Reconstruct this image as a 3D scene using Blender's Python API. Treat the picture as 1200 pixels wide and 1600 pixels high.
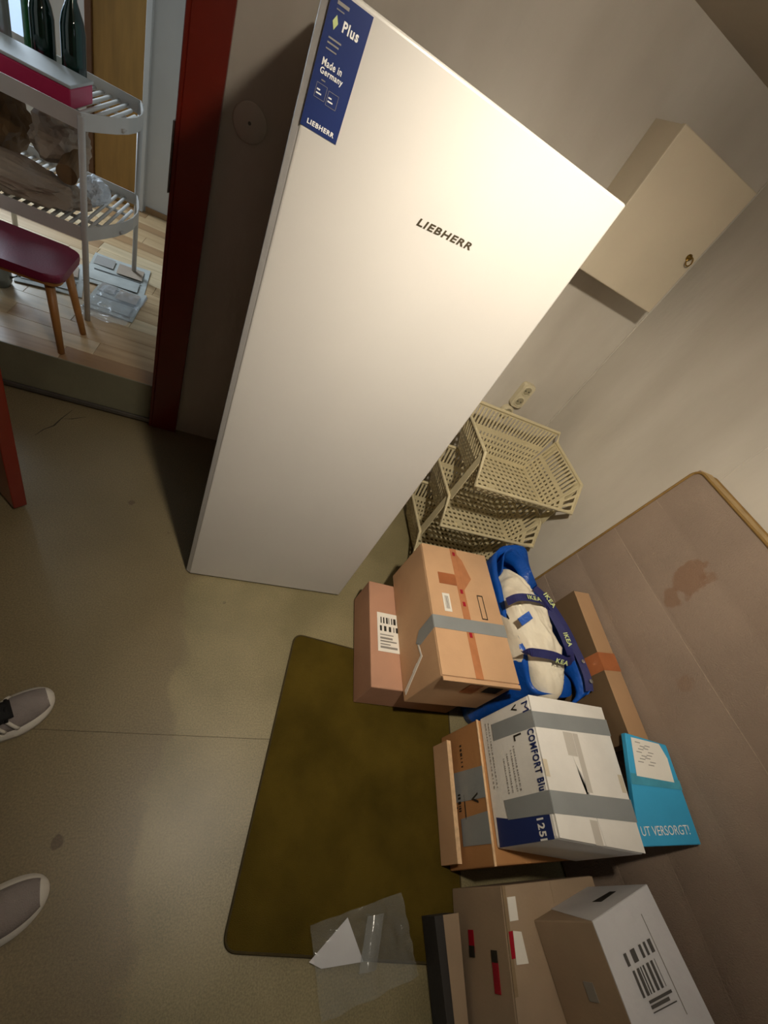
import bpy, bmesh, math, random
from mathutils import Vector, Matrix, noise as mnoise
for o in list(bpy.data.objects): bpy.data.objects.remove(o)
SC = bpy.context.scene; COL = SC.collection
random.seed(7); PI = math.pi

# ---------------------------------------------------------------- camera
cam = bpy.data.cameras.new('camera'); camo = bpy.data.objects.new('camera', cam); COL.objects.link(camo)
RX = Vector((0.8918086, -0.1154241, 0.4374411)); DN = Vector((0.2097647, -0.7511986, -0.6258589)); FW = Vector((0.4008443, 0.6499061, -0.6457135))
M = Matrix.Identity(4)
for r in range(3):
    M[r][0] = RX[r]; M[r][1] = -DN[r]; M[r][2] = -FW[r]
M[0][3], M[1][3], M[2][3] = 0.0001, -0.8940, 1.4364
camo.matrix_world = M
cam.sensor_fit = 'VERTICAL'; cam.sensor_height = 36.0; cam.lens = 640.33 * 36 / 1600; cam.clip_start = 0.02
SC.camera = camo

# ---------------------------------------------------------------- world, lights, exposure
w = bpy.data.worlds.new('world'); SC.world = w; w.use_nodes = True
w.node_tree.nodes['Background'].inputs[0].default_value = (.6, .7, 1, 1)
w.node_tree.nodes['Background'].inputs[1].default_value = 0.05
LAMP = Vector((0.305, -0.675, 1.905)); AIM = Vector((1.05, 0.45, 0.12))
sp = bpy.data.lights.new('reflector_beam', 'SPOT'); spo = bpy.data.objects.new('reflector_beam', sp); COL.objects.link(spo)
spo.location = LAMP; spo.rotation_euler = (AIM - LAMP).to_track_quat('-Z', 'Y').to_euler()
sp.energy = 58; sp.color = (1.0, .90, .76); sp.spot_size = math.radians(102); sp.spot_blend = 1.0; sp.shadow_soft_size = .035
pl = bpy.data.lights.new('bulb', 'POINT'); plo = bpy.data.objects.new('bulb', pl); COL.objects.link(plo)
plo.location = LAMP + (AIM - LAMP).normalized() * .006; pl.energy = 13; pl.color = (1.0, .90, .76); pl.shadow_soft_size = .035
bw = bpy.data.lights.new('cellar_window_daylight', 'AREA'); bwo = bpy.data.objects.new('cellar_window_daylight', bw); COL.objects.link(bwo)
bwo.location = (1.27, -2.585, 1.45); bwo.rotation_euler = (math.radians(90), 0, 0); bw.shape = 'RECTANGLE'; bw.size = .26; bw.size_y = .5; bw.energy = .8; bw.color = (.8, .88, 1.0)
wl = bpy.data.lights.new('window_daylight', 'AREA'); wlo = bpy.data.objects.new('window_daylight', wl); COL.objects.link(wlo)
wlo.location = (-1.65, 2.60, 1.35); wlo.rotation_euler = (Vector((.45, -1, -.35))).to_track_quat('-Z', 'Y').to_euler()
wl.shape = 'RECTANGLE'; wl.size = .6; wl.size_y = .9; wl.energy = 46; wl.color = (.72, .86, 1.0)
vs = SC.view_settings; vs.view_transform = 'Standard'; vs.look = 'None'; vs.gamma = 1.0; vs.use_curve_mapping = False; vs.exposure = 0.35

# ---------------------------------------------------------------- materials
def lin(h):
    h = h.lstrip('#'); v = [int(h[i:i+2], 16) / 255 for i in (0, 2, 4)]
    return tuple((c / 12.92 if c <= .04045 else ((c + .055) / 1.055) ** 2.4) for c in v) + (1,)
def nd(nt, t, **k):
    n = nt.nodes.new(t)
    for a, b in k.items(): setattr(n, a, b)
    return n
def mat(name, hexc, rough=.6, var=.12, vs_=6, bump=.08, bs=90, metal=0, hex2=None, spec=None, stretch=None, alpha=None, coat=0):
    m = bpy.data.materials.new(name); m.use_nodes = True; nt = m.node_tree; L = nt.links
    b = nt.nodes['Principled BSDF']; b.inputs['Roughness'].default_value = rough; b.inputs['Metallic'].default_value = metal
    if spec is not None: b.inputs['Specular IOR Level'].default_value = spec
    if coat: b.inputs['Coat Weight'].default_value = coat; b.inputs['Coat Roughness'].default_value = .15
    if alpha is not None: b.inputs['Alpha'].default_value = alpha
    tc = nd(nt, 'ShaderNodeTexCoord'); mp = nd(nt, 'ShaderNodeMapping'); L.new(tc.outputs['Object'], mp.inputs[0])
    if stretch: mp.inputs['Scale'].default_value = stretch
    n1 = nd(nt, 'ShaderNodeTexNoise'); n1.inputs['Scale'].default_value = vs_; n1.inputs['Detail'].default_value = 5; L.new(mp.outputs[0], n1.inputs['Vector'])
    c1 = lin(hexc); c2 = lin(hex2) if hex2 else tuple(max(0, c * (1 - 2.2 * var)) for c in c1[:3]) + (1,)
    mx = nd(nt, 'ShaderNodeMix', data_type='RGBA'); mx.inputs[6].default_value = c1; mx.inputs[7].default_value = c2
    cr = nd(nt, 'ShaderNodeMapRange'); cr.inputs[1].default_value = .38; cr.inputs[2].default_value = .68; L.new(n1.outputs[0], cr.inputs[0])
    L.new(cr.outputs[0], mx.inputs[0]); L.new(mx.outputs[2], b.inputs['Base Color'])
    if bump:
        n2 = nd(nt, 'ShaderNodeTexNoise'); n2.inputs['Scale'].default_value = bs; n2.inputs['Detail'].default_value = 3; L.new(mp.outputs[0], n2.inputs['Vector'])
        bp = nd(nt, 'ShaderNodeBump'); bp.inputs['Strength'].default_value = bump; bp.inputs['Distance'].default_value = .01
        L.new(n2.outputs[0], bp.inputs['Height']); L.new(bp.outputs[0], b.inputs['Normal'])
    m['mix'] = mx.name
    return m
def spots(m, pts, hexc, dist=.25, nscale=14):
    """stains with a shape of their own: pts = [(x,y,z,radius)] in object coordinates"""
    nt = m.node_tree; L = nt.links; b = nt.nodes['Principled BSDF']
    tc = nd(nt, 'ShaderNodeTexCoord'); n = nd(nt, 'ShaderNodeTexNoise'); n.inputs['Scale'].default_value = nscale; n.inputs['Detail'].default_value = 4
    L.new(tc.outputs['Object'], n.inputs['Vector'])
    prev = b.inputs['Base Color'].links[0].from_socket; b_in = b.inputs['Base Color']
    for (x, y, z, r, s) in pts:
        d = nd(nt, 'ShaderNodeVectorMath', operation='DISTANCE'); L.new(tc.outputs['Object'], d.inputs[0]); d.inputs[1].default_value = (x, y, z)
        a = nd(nt, 'ShaderNodeMath', operation='MULTIPLY_ADD'); L.new(n.outputs[0], a.inputs[0]); a.inputs[1].default_value = r * dist * 6; L.new(d.outputs[1], a.inputs[2])
        mr = nd(nt, 'ShaderNodeMapRange'); mr.inputs[1].default_value = r + r * dist * 3; mr.inputs[2].default_value = r * .8 + r * dist * 3; mr.inputs[3].default_value = 0; mr.inputs[4].default_value = s
        L.new(a.outputs[0], mr.inputs[0])
        mx = nd(nt, 'ShaderNodeMix', data_type='RGBA'); mx.inputs[7].default_value = lin(hexc); L.new(mr.outputs[0], mx.inputs[0]); L.new(prev, mx.inputs[6]); prev = mx.outputs[2]
    L.new(prev, b_in)
def worn(m, x0, hexc, s, speck):
    """linoleum worn paler on one side of a ragged line, plus a fine printed grain"""
    nt = m.node_tree; L = nt.links; b = nt.nodes['Principled BSDF']; b_in = b.inputs['Base Color']; prev = b_in.links[0].from_socket
    tc = nd(nt, 'ShaderNodeTexCoord'); sx = nd(nt, 'ShaderNodeSeparateXYZ'); L.new(tc.outputs['Object'], sx.inputs[0])
    n = nd(nt, 'ShaderNodeTexNoise'); n.inputs['Scale'].default_value = 5; n.inputs['Detail'].default_value = 6; L.new(tc.outputs['Object'], n.inputs['Vector'])
    a = nd(nt, 'ShaderNodeMath', operation='MULTIPLY_ADD'); L.new(n.outputs[0], a.inputs[0]); a.inputs[1].default_value = .22; L.new(sx.outputs[0], a.inputs[2])
    mr = nd(nt, 'ShaderNodeMapRange'); mr.inputs[1].default_value = x0 + .11 + .012; mr.inputs[2].default_value = x0 + .11 - .012; mr.inputs[4].default_value = s; L.new(a.outputs[0], mr.inputs[0])
    mx = nd(nt, 'ShaderNodeMix', data_type='RGBA'); mx.inputs[7].default_value = lin(hexc); L.new(mr.outputs[0], mx.inputs[0]); L.new(prev, mx.inputs[6])
    g = nd(nt, 'ShaderNodeTexNoise'); g.inputs['Scale'].default_value = 230; g.inputs['Detail'].default_value = 2; L.new(tc.outputs['Object'], g.inputs['Vector'])
    gr = nd(nt, 'ShaderNodeMapRange'); gr.inputs[1].default_value = .3; gr.inputs[2].default_value = .7; gr.inputs[3].default_value = 1 - speck; gr.inputs[4].default_value = 1 + speck; L.new(g.outputs[0], gr.inputs[0])
    vm = nd(nt, 'ShaderNodeVectorMath', operation='SCALE'); L.new(mx.outputs[2], vm.inputs[0]); L.new(gr.outputs[0], vm.inputs['Scale']); L.new(vm.outputs[0], b_in)
def emis(name, col, s):
    m = bpy.data.materials.new(name); m.use_nodes = True; b = m.node_tree.nodes['Principled BSDF']
    b.inputs['Base Color'].default_value = col; b.inputs['Emission Color'].default_value = col; b.inputs['Emission Strength'].default_value = s
    return m

MT = {}
MT['wall'] = mat('plaster_cream', '#cfc8bb', .75, .07, 2.6, .12, 40, hex2='#b8b0a2', stretch=(1, 1, .4))
MT['ceil'] = mat('plaster_ceiling', '#b3a999', .85, .06, 2, .1, 40)
MT['hallwall'] = mat('plaster_white', '#c9c8c4', .8, .05, 2, .08, 40)
MT['base'] = mat('concrete_base', '#5a4a3a', .9, .2)
MT['lino'] = mat('olive_linoleum', '#8c8160', .40, .16, 3.2, .05, 420, hex2='#736a4b')
spots(MT['lino'], [(-.244, .284, 0, .012, .95), (-.135, -.762, 0, .014, .95), (-.09, .17, 0, .006, .6), (.15, -.1, 0, .006, .4)], '#221a0e', .2, 60)
worn(MT['lino'], .045, '#6d5f46', .6, .22)
MT['riser'] = mat('olive_riser', '#77745c', .6, .12, 4)
MT['redpaint'] = mat('dark_red_gloss_paint', '#7a1d0c', .32, .10, 3, .05, 30, coat=.3)
MT['steel'] = mat('dull_steel', '#77736c', .45, .1, 10, .02, metal=.8)
MT['fridge'] = mat('white_enamel', '#c3bfb8', .3, .02, 3, .015, 140, spec=.35)
MT['fridgeside'] = mat('grey_enamel', '#b9b6b2', .35, .02)
MT['rubber'] = mat('dark_rubber', '#2a2724', .7, .05)
MT['navy'] = mat('navy_print', '#1f2f63', .35, .03, bump=0)
MT['white'] = mat('white_print', '#f1efe8', .5, .02, bump=0)
MT['paper'] = mat('label_paper', '#e9e4d8', .6, .04, bump=.02)
MT['ink'] = mat('black_ink', '#232018', .6, .05, bump=0)
MT['faded'] = mat('faded_ink', '#55524e', .6, .1, bump=0)
MT['inkgrey'] = mat('grey_ink', '#8d8880', .6, .05, bump=0)
MT['badge'] = mat('dark_chrome', '#5d5340', .3, .03, bump=0, metal=.6)
MT['cream'] = mat('cream_lacquer', '#cfc2a9', .5, .05, 3, .03)
MT['brass'] = mat('aged_brass', '#a08240', .3, .1, 20, .02, metal=.9)
MT['socket'] = mat('cream_plastic', '#d3c8a8', .4, .04, bump=.01)
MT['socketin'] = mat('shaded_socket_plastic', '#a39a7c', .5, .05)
MT['basket'] = mat('cream_basket_plastic', '#cfc29c', .42, .06, 8, .02)
MT['kraft'] = mat('kraft_cardboard', '#cba27a', .75, .07, 5, .05, 120)
MT['kraftpink'] = mat('pinkish_cardboard', '#b88a6e', .75, .07, 5, .05, 120)
MT['kraftorange'] = mat('orange_cardboard', '#b27f4d', .75, .08, 5, .05, 120)
MT['kraftgrey'] = mat('greyish_cardboard', '#a08a70', .7, .08, 5, .05, 120)
MT['kraftedge'] = mat('cut_cardboard_edge', '#dcb88e', .8, .1, 60)
MT['whitecard'] = mat('white_cardboard', '#e6e2d9', .65, .06, 6, .06, 60)
MT['greycard'] = mat('grey_white_cardboard', '#d2d1d2', .65, .06, 6, .05, 60)
MT['cyan'] = mat('cyan_cardboard', '#3aa6d4', .5, .05, 5, .03)
MT['duct'] = mat('silver_duct_tape', '#8d9190', .42, .05, 8, .03, 300)
MT['brown_tape'] = mat('brown_tape', '#a8643c', .3, .08, 20, .03)
MT['clear_tape'] = mat('clear_tape', '#b97a50', .12, .06, 30, .06, 40)
MT['redtape'] = mat('red_print_tape', '#a3182a', .2, .1, 20, .02)
MT['rug'] = mat('olive_felt_rug', '#564716', .97, .22, 5, .5, 420, hex2='#42360d', spec=.1)
MT['mattress'] = mat('taupe_damask', '#93806f', .8, .06, 4, .45, 300)
MT['piping'] = mat('brown_piping', '#8a6a34', .7, .1, 30)
MT['band'] = mat('tan_mattress_band', '#b79b6c', .8, .1, 30)
MT['thread'] = mat('pale_thread', '#ab9783', .8, .1, 80)
MT['bluebag'] = mat('blue_woven_plastic', '#0f4fa8', .38, .08, 10, .25, 60)
MT['pillow'] = mat('white_cotton', '#e3d9c2', .85, .05, 6, .7, 16)
MT['strap'] = mat('navy_webbing', '#23255c', .6, .08, 40, .1, 300)
MT['lime'] = mat('pale_green_print', '#c3cf8c', .6, .05, bump=0)
MT['shoemesh'] = mat('grey_knit', '#8f8682', .85, .08, 20, .35, 420)
MT['shoerim'] = mat('off_white_rubber', '#ddd8cd', .55, .05)
MT['black'] = mat('black_cord', '#0c0b0b', .8, .1)
MT['trouser'] = mat('dark_trouser_cloth', '#22242c', .9, .1, 10, .2, 200)
MT['laminate'] = mat('oak_laminate', '#b89b74', .38, .12, 3, .03, 40, hex2='#a3855f', stretch=(1, 9, 1))
MT['laminate2'] = mat('pale_oak_laminate', '#c9b28d', .38, .1, 3, .03, 40, stretch=(1, 9, 1))
MT['laminate3'] = mat('warm_oak_laminate', '#9c7a55', .38, .1, 3, .03, 40, stretch=(1, 9, 1))
MT['doorwood'] = mat('ochre_wood_veneer', '#a07838', .5, .1, 4, .03, 60, stretch=(8, 8, 1))
MT['doordark'] = mat('dark_wood_edge', '#5a3614', .5, .1, 4)
MT['trolley'] = mat('white_trolley_enamel', '#bdb9b2', .4, .05, 6, .02)
MT['pink'] = mat('pink_card', '#b0164a', .5, .05, 6, .02)
MT['lid'] = mat('grey_white_card', '#a9aba8', .6, .04, 6, .02)
MT['maroon'] = mat('maroon_vinyl', '#7c2440', .45, .08, 8, .08, 150)
MT['stoolwood'] = mat('honey_wood', '#a8743c', .45, .12, 4, .03, 50, stretch=(6, 6, 1))
MT['news'] = mat('newsprint', '#a9aba4', .7, .1, 14, .08, 40)
MT['kraftpaper'] = mat('brown_paper', '#9d8a76', .75, .12, 6, .15, 20)
MT['whitepaper'] = mat('crumpled_white_paper', '#c5c8cc', .6, .1, 10, .15, 25)
MT['tube'] = mat('brown_paper_tube', '#6e5230', .8, .1)
MT['foil'] = mat('silver_cap', '#c9ced2', .25, .05, metal=.8)
def glass(name, hexc, a):
    m = mat(name, hexc, .06, .03, bump=0); b = m.node_tree.nodes['Principled BSDF']; b.inputs['Transmission Weight'].default_value = a; b.inputs['IOR'].default_value = 1.45; return m
MT['greenglass'] = glass('green_glass', '#2f7a4a', .75)
MT['darkglass'] = glass('dark_green_glass', '#143026', .6)
MT['jug'] = glass('cloudy_plastic', '#8c9089', .35)
MT['film'] = mat('clear_film', '#c8ccc8', .08, .02, 8, .5, 18, alpha=.16)
MT['pane'] = emis('daylight_pane', (.50, .66, .86, 1), .55)
MT['pane2'] = emis('cellar_window_pane', (.75, .86, 1, 1), .8)
MT['lampin'] = emis('reflector_glow', (1, .86, .66, 1), 1.5)
MT['lampshell'] = mat('lamp_enamel', '#d8d4c8', .4, .03)

# ---------------------------------------------------------------- builders
def link(name, me, m=None, parent=None, smooth=False):
    o = bpy.data.objects.new(name, me); COL.objects.link(o)
    if m is not None: me.materials.append(m if not isinstance(m, str) else MT[m])
    if parent is not None: o.parent = parent
    if smooth:
        for p in me.polygons: p.use_smooth = True
    return o
def obj(name, bm, m=None, parent=None, smooth=False, off=None):
    if off is not None: bmesh.ops.translate(bm, verts=bm.verts, vec=-Vector(off))
    bmesh.ops.recalc_face_normals(bm, faces=bm.faces)
    me = bpy.data.meshes.new(name); bm.to_mesh(me); bm.free()
    return link(name, me, m, parent, smooth)
def wobj(name, bm, m, root, smooth=False):
    """mesh given in world coordinates, parented to an unrotated root"""
    return obj(name, bm, m, root, smooth, off=root.location if root.parent is None else root['wl'])
def thing(name, label, cat, loc=(0, 0, 0), rotz=0, group=None):
    o = bpy.data.objects.new(name, None); COL.objects.link(o); o.empty_display_size = .05
    o.location = loc; o.rotation_euler = (0, 0, rotz); o['label'] = label; o['category'] = cat
    if group: o['group'] = group
    return o
def tag(o, label, cat, group=None):
    o['label'] = label; o['category'] = cat
    if group: o['group'] = group
    return o
def struct(o): o['kind'] = 'structure'; return o
def bevel(bm, r, seg=2):
    bmesh.ops.bevel(bm, geom=list(bm.edges), offset=r, segments=seg, affect='EDGES', profile=.5)
def add_hex(bm, c):
    """8 corners: bottom 4 ccw, top 4 ccw"""
    v = [bm.verts.new(p) for p in c]
    for f in ((3, 2, 1, 0), (4, 5, 6, 7), (0, 1, 5, 4), (1, 2, 6, 5), (2, 3, 7, 6), (3, 0, 4, 7)): bm.faces.new([v[i] for i in f])
def add_box(bm, x0, x1, y0, y1, z0, z1):
    add_hex(bm, [(x0, y0, z0), (x1, y0, z0), (x1, y1, z0), (x0, y1, z0), (x0, y0, z1), (x1, y0, z1), (x1, y1, z1), (x0, y1, z1)])
def box(x0, x1, y0, y1, z0, z1, r=0, seg=2):
    bm = bmesh.new(); add_box(bm, x0, x1, y0, y1, z0, z1)
    if r: bevel(bm, r, seg)
    return bm
def add_tube(bm, pts, r, n=8, close=False):
    pts = [Vector(p) for p in pts]; rings = []
    N = len(pts)
    for i, p in enumerate(pts):
        if close: t = (pts[(i + 1) % N] - pts[i - 1]).normalized()
        else: t = (pts[min(i + 1, N - 1)] - pts[max(i - 1, 0)]).normalized()
        a = Vector((0, 0, 1)) if abs(t.z) < .9 else Vector((1, 0, 0))
        u = t.cross(a).normalized(); v = t.cross(u)
        rr = r[i] if isinstance(r, (list, tuple)) else r
        rings.append([bm.verts.new(p + (u * math.cos(2 * PI * k / n) + v * math.sin(2 * PI * k / n)) * rr) for k in range(n)])
    for i in range(N if close else N - 1):
        A, B = rings[i], rings[(i + 1) % N]
        for k in range(n): bm.faces.new((A[k], A[(k + 1) % n], B[(k + 1) % n], B[k]))
    if not close: bm.faces.new(rings[0][::-1]); bm.faces.new(rings[-1])
def tube(pts, r, n=8, close=False):
    bm = bmesh.new(); add_tube(bm, pts, r, n, close); return bm
def add_lathe(bm, prof, c, n=24, axis='z'):
    rings = []
    for (r, z) in prof:
        ring = []
        for k in range(n):
            a = 2 * PI * k / n; p = (r * math.cos(a), r * math.sin(a), z)
            if axis == 'y': p = (p[0], z, p[1])
            if axis == 'x': p = (z, p[0], p[1])
            ring.append(bm.verts.new(Vector(c) + Vector(p)))
        rings.append(ring)
    for A, B in zip(rings, rings[1:]):
        for k in range(n): bm.faces.new((A[k], A[(k + 1) % n], B[(k + 1) % n], B[k]))
    bm.faces.new(rings[0][::-1]); bm.faces.new(rings[-1])
def lathe(prof, c=(0, 0, 0), n=24, axis='z'):
    bm = bmesh.new(); add_lathe(bm, prof, c, n, axis); return bm
def slab(poly, nrm, t, r=0):
    """polygon extruded by t along nrm"""
    bm = bmesh.new(); add_slab(bm, poly, nrm, t)
    if r: bevel(bm, r, 1)
    return bm
def add_slab(bm, poly, nrm, t):
    nrm = Vector(nrm).normalized() * t
    a = [bm.verts.new(Vector(p)) for p in poly]; b = [bm.verts.new(Vector(p) + nrm) for p in poly]
    bm.faces.new(a[::-1]); bm.faces.new(b); n = len(a)
    for i in range(n): bm.faces.new((a[i], a[(i + 1) % n], b[(i + 1) % n], b[i]))
def add_grid(bm, f, nu, nv):
    V = [[bm.verts.new(f(i / nu, j / nv)) for j in range(nv + 1)] for i in range(nu + 1)]
    for i in range(nu):
        for j in range(nv): bm.faces.new((V[i][j], V[i + 1][j], V[i + 1][j + 1], V[i][j + 1]))
    return V
def text(name, body, parent, o, xd, yd, h, m, width=None, bold=0, shear=0, depth=.0006, align='LEFT', off=None):
    cu = bpy.data.curves.new('t', 'FONT'); cu.body = body; cu.size = 1; cu.offset = bold; cu.shear = shear; cu.extrude = 0; cu.resolution_u = 3; cu.space_character = 1 + bold * 5
    to = bpy.data.objects.new('t', cu); COL.objects.link(to); dg = bpy.context.evaluated_depsgraph_get()
    me = bpy.data.meshes.new_from_object(to.evaluated_get(dg)); bpy.data.objects.remove(to); bpy.data.curves.remove(cu)
    xs = [v.co.x for v in me.vertices]; ys = [v.co.y for v in me.vertices]
    x0, x1, y0, y1 = min(xs), max(xs), min(ys), max(ys)
    sy = h / (y1 - y0); sx = (width / (x1 - x0)) if width else sy
    X = Vector(xd).normalized(); Y = Vector(yd); Y = (Y - X * Y.dot(X)).normalized(); Z = X.cross(Y)
    o = Vector(o)
    if off is not None: o = o - Vector(off)
    for v in me.vertices:
        c = v.co.copy(); v.co = o + X * (c.x - x0) * sx + Y * (c.y - y0) * sy + Z * depth
    me.name = name
    return link(name, me, m, parent)

def solid(bm, t):
    bm.normal_update(); bmesh.ops.solidify(bm, geom=list(bm.faces), thickness=t)

class Carton:
    """box on any four-cornered footprint; corners BL BR TR TL (world xy), root at the footprint's centre"""
    def __init__(s, name, label, quad, z0, h, m, cat='box', group=None, flaps=None, r=.003, edge=None, ztop=None):
        s.q = [Vector((p[0], p[1], 0)) for p in quad]; s.z0 = z0; s.h = h; c = sum(s.q, Vector()) / 4
        s.root = thing(name, label, cat, (c.x, c.y, z0), 0, group); s.o = s.root.location.copy()
        ft = .004 if flaps else 0
        bm = bmesh.new(); add_hex(bm, [p + Vector((0, 0, z0)) for p in s.q] + [p + Vector((0, 0, z0 + h - ft)) for p in s.q]); bevel(bm, r, 2)
        if flaps:
            bm.normal_update(); zt = max(v.co.z for v in bm.verts)
            bmesh.ops.delete(bm, geom=[f for f in bm.faces if f.normal.z > .98 and f.calc_center_median().z > zt - .001], context='FACES')
        s.body = wobj('carton_body', bm, m, s.root)
        if flaps:
            m2 = edge or m
            for side in (0, 1):
                prof = flaps
                pts = []
                if side == 0:
                    pts = [s.P('top', .004, .004)] + [s.P('top', .5 - g, v) for v, g, k in prof] + [s.P('top', .004, .996)]
                else:
                    pts = [s.P('top', .996, .996)] + [s.P('top', .5 + k, v) for v, g, k in reversed(prof)] + [s.P('top', .996, .004)]
                pts = [p - Vector((0, 0, ft)) for p in pts]
                wobj('flap', slab(pts, (0, 0, 1), ft), m, s.root)
    def P(s, f, u, v):
        BL, BR, TR, TL = s.q
        if f == 'top':
            p = BL * (1 - u) * (1 - v) + BR * u * (1 - v) + TR * u * v + TL * (1 - u) * v; return p + Vector((0, 0, s.z0 + s.h))
        a, b = {'left': (BL, TL), 'front': (BL, BR), 'back': (TL, TR), 'right': (BR, TR)}[f]
        return a.lerp(b, u) + Vector((0, 0, s.z0 + s.h * v))
    def N(s, f):
        if f == 'top': return Vector((0, 0, 1))
        a = s.P(f, 0, 0); b = s.P(f, 1, 0); d = (b - a).normalized(); n = Vector((d.y, -d.x, 0)); c = sum(s.q, Vector()) / 4
        return n if n.dot(a - c) > 0 else -n
    def patch(s, name, m, f, pts, off=.0006, t=.0012, sub=None):
        n = s.N(f); poly = [s.P(f, u, v) + n * off for u, v in pts]
        par = sub if sub is not None else s.root
        bm = slab(poly, n, t)
        bmesh.ops.translate(bm, verts=bm.verts, vec=-s.o)
        return obj(name, bm, m, par)
    def rect(s, name, m, f, u0, v0, u1, v1, **k): return s.patch(name, m, f, [(u0, v0), (u1, v0), (u1, v1), (u0, v1)], **k)
    def bars(s, name, m, f, u0, v0, u1, v1, n, along='u', off=.002, seed=1, par=None):
        """printed bars or text lines inside a rectangle, joined"""
        rnd = random.Random(seed); bm = bmesh.new(); nn = s.N(f); t = 0
        while t < 1:
            wd = rnd.uniform(.3, 1.2) / n; e = min(1, t + wd)
            if along == 'u': pts = [(u0 + (u1 - u0) * t, v0), (u0 + (u1 - u0) * e, v0), (u0 + (u1 - u0) * e, v1), (u0 + (u1 - u0) * t, v1)]
            else:
                L = rnd.uniform(.55, 1); pts = [(u0, v0 + (v1 - v0) * t), (u0 + (u1 - u0) * L, v0 + (v1 - v0) * t), (u0 + (u1 - u0) * L, v0 + (v1 - v0) * e), (u0, v0 + (v1 - v0) * e)]
            add_slab(bm, [s.P(f, u, v) + nn * off - s.o for u, v in pts], nn, .0004); t = e + rnd.uniform(.4, 1.1) / n
        return obj(name, bm, m, par or s.root)
    def text(s, name, body, f, u, v, ud, vd, h, m, width=None, bold=0, shear=0, off=.002):
        o = s.P(f, u, v) + s.N(f) * off
        X = (s.P(f, u + ud[0] * .1, v + ud[1] * .1) - s.P(f, u, v)); Y = (s.P(f, u + vd[0] * .1, v + vd[1] * .1) - s.P(f, u, v))
        return text(name, body, s.root, o, X, Y, h, m, width, bold, shear, 0, off=s.o)

# ================================================================ SETTING
YW, X1, XL, YF, ZC = .769, 1.55, -1.45, -2.6, 1.955
DX0, DX1, DTOP = -1.06, -.28, 1.93
struct(obj('floor', box(XL, X1, YF, YW, -.12, -.0025), 'base'))
fl = bpy.data.objects['floor']
# two linoleum sheets with a fine joint
js = lambda x: -.523 - .051 * (x + .228)
obj('linoleum_sheet', slab([(XL, js(XL) + .0006, -.0025), (X1, js(X1) + .0006, -.0025), (X1, YW, -.0025), (XL, YW, -.0025)], (0, 0, 1), .0025), 'lino', fl)
obj('linoleum_sheet', slab([(XL, YF, -.0025), (X1, YF, -.0025), (X1, js(X1) - .0006, -.0025), (XL, js(XL) - .0006, -.0025)], (0, 0, 1), .0025), 'lino', fl)
for pts in ([(-.634, .524), (-.622, .565), (-.600, .60), (-.592, .65), (-.575, .72)], [(-.592, .65), (-.56, .665), (-.52, .70)]):
    bm = bmesh.new(); lo_ = []
    for i, (x, y) in enumerate(pts): h = .0022 * (1 - abs(2 * i / (len(pts) - 1) - 1)) + .0006; lo_.append((x, y, h))
    add_slab(bm, [(x - h, y, .0) for x, y, h in lo_] + [(x + h, y, .0) for x, y, h in reversed(lo_)], (0, 0, 1), .0003)
    obj('crack', bm, 'ink', fl)
struct(obj('ceiling', box(XL - .1, X1 + .1, YF - .1, YW + .12, ZC, ZC + .1), 'ceil'))
bm = bmesh.new(); add_box(bm, XL - .1, DX0, YW, YW + .11, -.12, ZC); add_box(bm, DX1, X1 + .1, YW, YW + .11, -.12, ZC); add_box(bm, DX0, DX1, YW, YW + .11, DTOP, ZC)
struct(obj('wall_back', bm, 'wall'))
wr = struct(obj('wall_right', box(X1, X1 + .1, YF, YW, -.12, ZC), 'wall'))
obj('plaster_seam', box(X1 - .004, X1, -.043, -.036, .0, ZC, .0015), 'wall', wr)
struct(obj('wall_left', box(XL - .1, XL, YF, YW, -.12, ZC), 'wall'))
struct(obj('wall_front', box(XL - .1, X1 + .1, YF - .1, YF, -.12, ZC), 'wall'))
w2 = struct(obj('window_2', box(1.14, 1.40, YF + .001, YF + .006, 1.2, 1.7), 'pane2'))
bm = bmesh.new()
for a in ((1.10, 1.14, 1.16, 1.74), (1.40, 1.44, 1.16, 1.74), (1.14, 1.40, 1.16, 1.2), (1.14, 1.40, 1.7, 1.74)): add_box(bm, a[0], a[1], YF + .0005, YF + .04, a[2], a[3])
bevel(bm, .003, 1); obj('window_frame', bm, 'hallwall', w2)
bm = bmesh.new(); add_tube(bm, [(X1 - .003, YW - .003, .3), (X1 - .003, YW - .003, ZC)], .004, 6)
struct(obj('trim_3', bm, 'wall'))
# red door frame
bm = bmesh.new(); add_box(bm, DX1, -.182, YW - .022, YW + .0, 0, DTOP + .1); add_box(bm, DX1 - .012, DX1, YW - .022, YW + .112, .0, DTOP)
bevel(bm, .002, 1); fr = struct(obj('door_1', bm, 'redpaint'))
obj('frame_head', box(DX0 - .1, DX1 - .0005, YW - .022, YW, DTOP, ZC - .001, .002), 'redpaint', fr)
obj('frame_jamb', box(DX0 - .1, DX0, YW - .022, YW, 0, DTOP - .0005, .002), 'redpaint', fr)
obj('strike_plate', box(DX1 - .0165, DX1 - .012, YW - .028, YW + .02, .945, 1.125, .001), 'steel', fr)
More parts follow.
